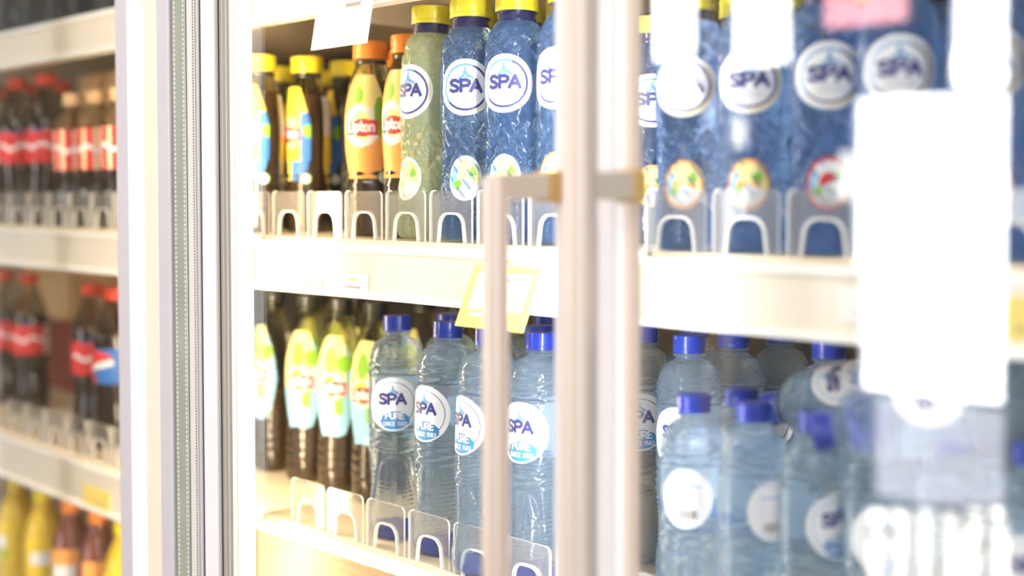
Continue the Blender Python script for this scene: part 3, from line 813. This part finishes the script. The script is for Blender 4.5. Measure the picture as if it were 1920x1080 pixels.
rail_label(1868, 1940, 555, 640, 'orange-yellow price label at the right edge of the picture', yel=True)
rail_label(155, 205, 915, 950, 'yellow price label on the lower rail of the left bay', yel=True)

# ------------------------------------------------------------------ bottles: middle bay, upper shelf
LEAN = R(2.6)
G = 'bottles behind the front ones'
put('tea_lemon', X(490, .06), .06, ZM, R(20), 'yellow-capped lemon iced tea, leftmost in the middle bay, cut by the door frame', 'bottle')
put('tea_lemon', X(578, .117), .117, ZM, R(5), 'yellow-capped lemon iced tea with blue side label, second from the left', 'bottle')
put('tea_lemon', X(650, .185), .185, ZM, R(-20), 'yellow-capped iced tea half hidden left of the orange-capped bottle', 'bottle')
put('tea_lemon', X(529, .165), .165, ZM, R(10), 'yellow cap glimpsed between the two front lemon iced teas', 'bottle')
put('tea_lemon', X(612, .25), .25, ZM, R(-40), 'deeper yellow cap right of the second lemon iced tea', 'bottle')
put('tea_peach', X(697, .075), .075, ZM, R(35), 'orange-capped peach iced tea showing its whole label', 'bottle')
put('tea_peach', X(769, .068), .068, ZM, R(15), 'orange-capped peach iced tea partly behind the greenish water bottle', 'bottle')
put('tea_peach', X(735, .16), .16, ZM, R(30), 'peach iced tea in the second row behind the two orange caps', 'bottle')
tx = [X(813, .045), X(896, .045), X(978, .045), X(1083, .045)]
put('touch_green_lemon', tx[0], .034, ZM, R(6), 'yellow-capped water bottle with greenish see-through body, leftmost of the water bottles', lean=LEAN)
put('touch_blue_lemon', tx[1], .034, ZM, R(42), 'yellow-capped blue water bottle with full round logo, left of the tallest', lean=LEAN)
put('touch_blue_lemon', tx[2], .034, ZM, R(28), 'yellow-capped blue water bottle nearest the handle, tallest in the picture', lean=LEAN)
put('touch_blue_peach', tx[3], .030, ZM, R(20), 'blue water bottle half hidden behind the tall door handle', lean=LEAN)
for i, nm in enumerate(('greenish see-through bottle', 'bottle with full round logo', 'tallest yellow-capped bottle', 'bottle half hidden by the handle')):
    for r_ in (1, 2) if i < 3 else ():
        put('touch_blue_lemon', tx[i]+.002*r_, .034+.068*r_, ZM, R(20+25*i+40*r_), 'yellow-capped water bottle, %s behind the %s' % (('directly', 'two places')[r_-1], nm))

# right bay, upper shelf
rt = [(1216, .13, 50, 'peach', 'water bottle at the left edge of the right door, set back in shadow'),
      (1294, .03, 30, 'peach', 'water bottle with orange fruit sticker, its round logo washed out by a window reflection'),
      (1411, .03, 32, 'peach', 'water bottle with orange fruit sticker, second from the left behind the right door'),
      (1548, .03, 40, 'red', 'dark blue water bottle with red fruit sticker and full round logo'),
      (1678, .03, 38, 'red', 'water bottle whose round logo fades into the bright reflection'),
      (1848, .03, 30, 'orange', 'water bottle behind the bright reflection, second from the right edge'),
      (2004, .03, 30, 'orange', 'water bottle at the right edge of the picture')]
for i, (px, yy, rot, fl, lab) in enumerate(rt):
    xx = X(px, yy+.0)
    b = put('touch_blue_'+fl, xx, yy, ZM, R(rot), lab, lean=0); b.scale = (1, 1, .90)
    if i:
        nm = ('', 'first orange fruit sticker', 'second orange fruit sticker', 'red fruit sticker', 'logo fading in the reflection', 'bright reflection', 'one at the right picture edge')[i]
        for r_ in (1, 2):
            b = put('touch_blue_'+fl, xx-.004, yy+.070*r_, ZM, R(rot+50*r_), 'blue water bottle in the %s row, behind the %s' % (('second', 'third')[r_-1], nm)); b.scale = (1, 1, .90)

# ------------------------------------------------------------------ lower shelf, middle bay
gt = [(512, .150, 'black-capped green-label iced tea, leftmost on the lower shelf'),
      (577, .145, 'black-capped green-label iced tea, second from the left on the lower shelf'),
      (638, .140, 'black-capped green-label iced tea, third from the left on the lower shelf'),
      (703, .135, 'black-capped iced tea right beside the first blue-capped water bottle')]
for i, (px, yy, lab) in enumerate(gt):
    xx = X(px, yy)
    put('tea_green', xx, yy, ZL, R((5, 34, 34, 26)[i]), lab)
    if i < 2: put('tea_green', xx+.004, yy+.07, ZL, R(40*i), 'iced tea in the back row of the lower shelf, behind the %s black cap' % ('first', 'second', 'third', 'fourth')[i])
for i, px in enumerate((795, 862)):
    put('tea_green', X(px, .27), .27, ZL, R(30*i), ('clear-necked tea bottle standing behind the first blue cap', 'clear-necked tea bottle standing behind the second blue cap')[i])
px_pure = [(742, .048, 46, 'blue-capped water bottle with full round logo, first from the left on the lower shelf'),
           (826, .040, 8, 'blue-capped water bottle, second from the left, its logo turned behind the first'),
           (903, .022, -6, 'blue-capped water bottle partly behind the left handle bar'),
           (1003, .036, 12, 'blue-capped water bottle between the two handle bars'),
           (1118, .045, 30, 'blue-capped water bottle hidden behind the right handle bar')]
for i, (px, yy, rot, lab) in enumerate(px_pure):
    xx = X(px, yy)
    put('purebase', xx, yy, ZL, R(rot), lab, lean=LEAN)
    for r_ in ((1, 2) if i < 3 else (1,) if i == 3 else ()):
        put('pure', xx+.003, yy+.072*r_, ZL, R(rot+60*r_), 'clear water bottle in the %s row, behind the %s' % (('second', 'third')[r_-1], ('leftmost blue cap', 'second blue cap', 'bottle by the left handle bar', 'bottle between the handle bars', '')[i]))

# ------------------------------------------------------------------ lower shelf, right bay
rl = [(1205, .175, 40, 'water bottle at the left edge of the right door on the lower shelf'),
      (1293, .137, 22, 'large blue-capped water bottle with round logo behind the first small bottle'),
      (1376, .205, 40, 'large blue-capped water bottle behind the second small bottle'),
      (1466, .278, 10, 'large water bottle whose cap touches the rail, third behind the right door'),
      (1556, .20, 70, 'large water bottle behind the lying bottles'),
      (1672, .20, 30, 'large water bottle beside the white reflection'),
      (1796, .20, 30, 'large water bottle dimly seen through the white reflection'),
      (1936, .20, 30, 'large water bottle at the far right of the lower shelf')]
for i, (px, yy, rot, lab) in enumerate(rl):
    xx = X(px, yy)
    put('pure', xx, yy, ZL, R(rot), lab)
    if i not in (1, 2, 3): put('pure', xx+.002, yy+.075, ZL, R(rot+70), 'clear water bottle one row behind the %s' % ('one at the right door edge', 'large logo bottle', 'large bottle with the second cap', 'large bottle touching the rail', 'bottle at the back of the lying ones', 'bottle beside the white reflection', 'bottle in the white reflection', 'large one at the far right')[i])
sm = [(1303, .010, 210, 'small blue-capped bottle with round barcode label, nearest the door frame'),
      (1416, .012, 255, 'small blue-capped bottle next to the one with the barcode label'),
      (1535, .010, 75, 'small bottle with round logo turned to the right, under the lying bottle'),
      (1660, .010, 40, 'small bottle fourth from the door frame'),
      (1793, .010, 80, 'small bottle behind the pale reflection, lower right'),
      (1943, .010, 30, 'small bottle at the lower right corner')]
for i, (px, yy, rot, lab) in enumerate(sm):
    xx = X(px, yy)
    put('small', xx, yy, ZL, R(rot), lab)
    if i not in (1, 2, 3): put('small', xx+.001, yy+.0575, ZL, R(rot+40), 'small water bottle directly behind the %s' % ('one with the barcode label', 'second small bottle', 'small one under the lying bottle', 'fourth small bottle', 'small one in the pale reflection', 'small corner bottle')[i])
# bottles lying across the tops of the small ones
def lying(cap_px, cap_py, cap_Y, dirv, kind, lab, look=(.5,-.5,.7)):
    c = Vector(at(cap_px, cap_py, cap_Y)); d = Vector(dirv).normalized()     # d: from the cap to the base
    o = put(kind, 0, 0, 0, 0, lab)
    q = (-d).to_track_quat('Z', 'Y'); o.rotation_mode = 'QUATERNION'
    from mathutils import Quaternion
    roll = max((k*PI/24 for k in range(48)), key=lambda t: (q @ Quaternion((0,0,1), t) @ Vector((0,-1,0))).dot(Vector(look)))
    o.rotation_quaternion = q @ Quaternion((0,0,1), roll)
    hgt = .235 if kind != 'small' else .204
    o.location = c + d*hgt
    return o
lying(1522, 812, -.062, (.74, .62, .18), 'small', 'bottle lying on its side, blue cap towards the viewer')
lying(1437, 768, .055, (.95, .18, .22), 'small', 'lying bottle whose round blue cap tops the second small bottle')

# ------------------------------------------------------------------ left bay
def row(specs, z, y0=.05):
    for px, kind, yy, rot, lab in specs: put(kind, X(px, yy), yy, z, R(rot), lab)
row([(-12, 'cola_tall', .05, 20, 'red-capped cola bottle at the left edge of the picture, upper shelf'),
     (38, 'cola_tall', .05, 60, 'second red-capped cola bottle from the left edge, upper shelf'),
     (90, 'cola_tall', .05, 40, 'third red-capped cola bottle from the left edge, upper shelf'),
     (142, 'cola_short', .03, 60, 'short cola bottle, left of three before the tan glow'),
     (184, 'cola_short', .03, 20, 'short cola bottle, middle of three before the tan glow'),
     (230, 'cola_short', .03, 60, 'short cola bottle cut by the lilac door stile'),
     (15, 'cola_tall', .125, 0, 'cola bottle in the second row behind the leftmost red caps'),
     (68, 'cola_tall', .125, 0, 'cola bottle in the second row between the second and third red caps'),
     (118, 'cola_tall', .125, 0, 'cola bottle in the second row right of the third red cap')], ZM)
row([(8, 'cola_tall', .12, 30, 'cola bottle at the left edge of the lower shelf'),
     (55, 'cola_tall', .12, 60, 'cola bottle next to the left edge of the lower shelf'),
     (172, 'cola_tall', .08, 60, 'red-capped cola bottle with clear shoulder on the lower shelf'),
     (213, 'cola_globe', .06, 10, 'cola bottle with red white and blue round emblem at the door stile'),
     ], ZL)
mb = MB(); mb.box((0,0,0),(.17,.14,.135)); o = mb.build('carton', M['crate'], bevel=.003); o.location = (X(60,.25), .26, ZL+.0005)
tag(o, 'dark red cardboard carton deep in the gap on the lower left shelf', 'carton')
mb = MB(); mb.box((0,0,0),(.24,.16,.11)); o = mb.build('carton', M['inner_tan'], bevel=.003); o.location = (X(40,.25), .245, ZL+.136)
tag(o, 'tan carton lying on top of the dark red one, lower left shelf', 'carton')
row([(12+45*i, 'smoky', .05, 10*i, 'smoky dark bottle on the top shelf above the colas, %s' % n) for i, n in enumerate(('at the left picture edge', 'second from the left edge', 'middle one of five', 'second from the door stile', 'nearest the door stile'))], ZT)
row([(25, 'yellow', .06, 0, 'yellow juice bottle in the lower left corner'),
     (75, 'yellow', .05, 60, 'yellow juice bottle next to the corner one'),
     (128, 'brown', .05, 40, 'red-brown drink bottle below the lower left shelf'),
     (180, 'brown', .05, 70, 'red-brown drink bottle nearest the door stile below the lower shelf'),
     (228, 'yellow', .05, 20, 'yellow juice bottle mostly hidden by the door stile')], ZB)
# added tan box: warm glow behind the short bottles put into its colour
mb = MB(); mb.box((0,0,0),(.22,.16,.24)); o = mb.build('carton', M['inner_tan'], bevel=.003); o.location = (X(150,.14), .14, ZM+.0005)
tag(o, 'plain tan cardboard carton standing behind the short cola bottles', 'carton')
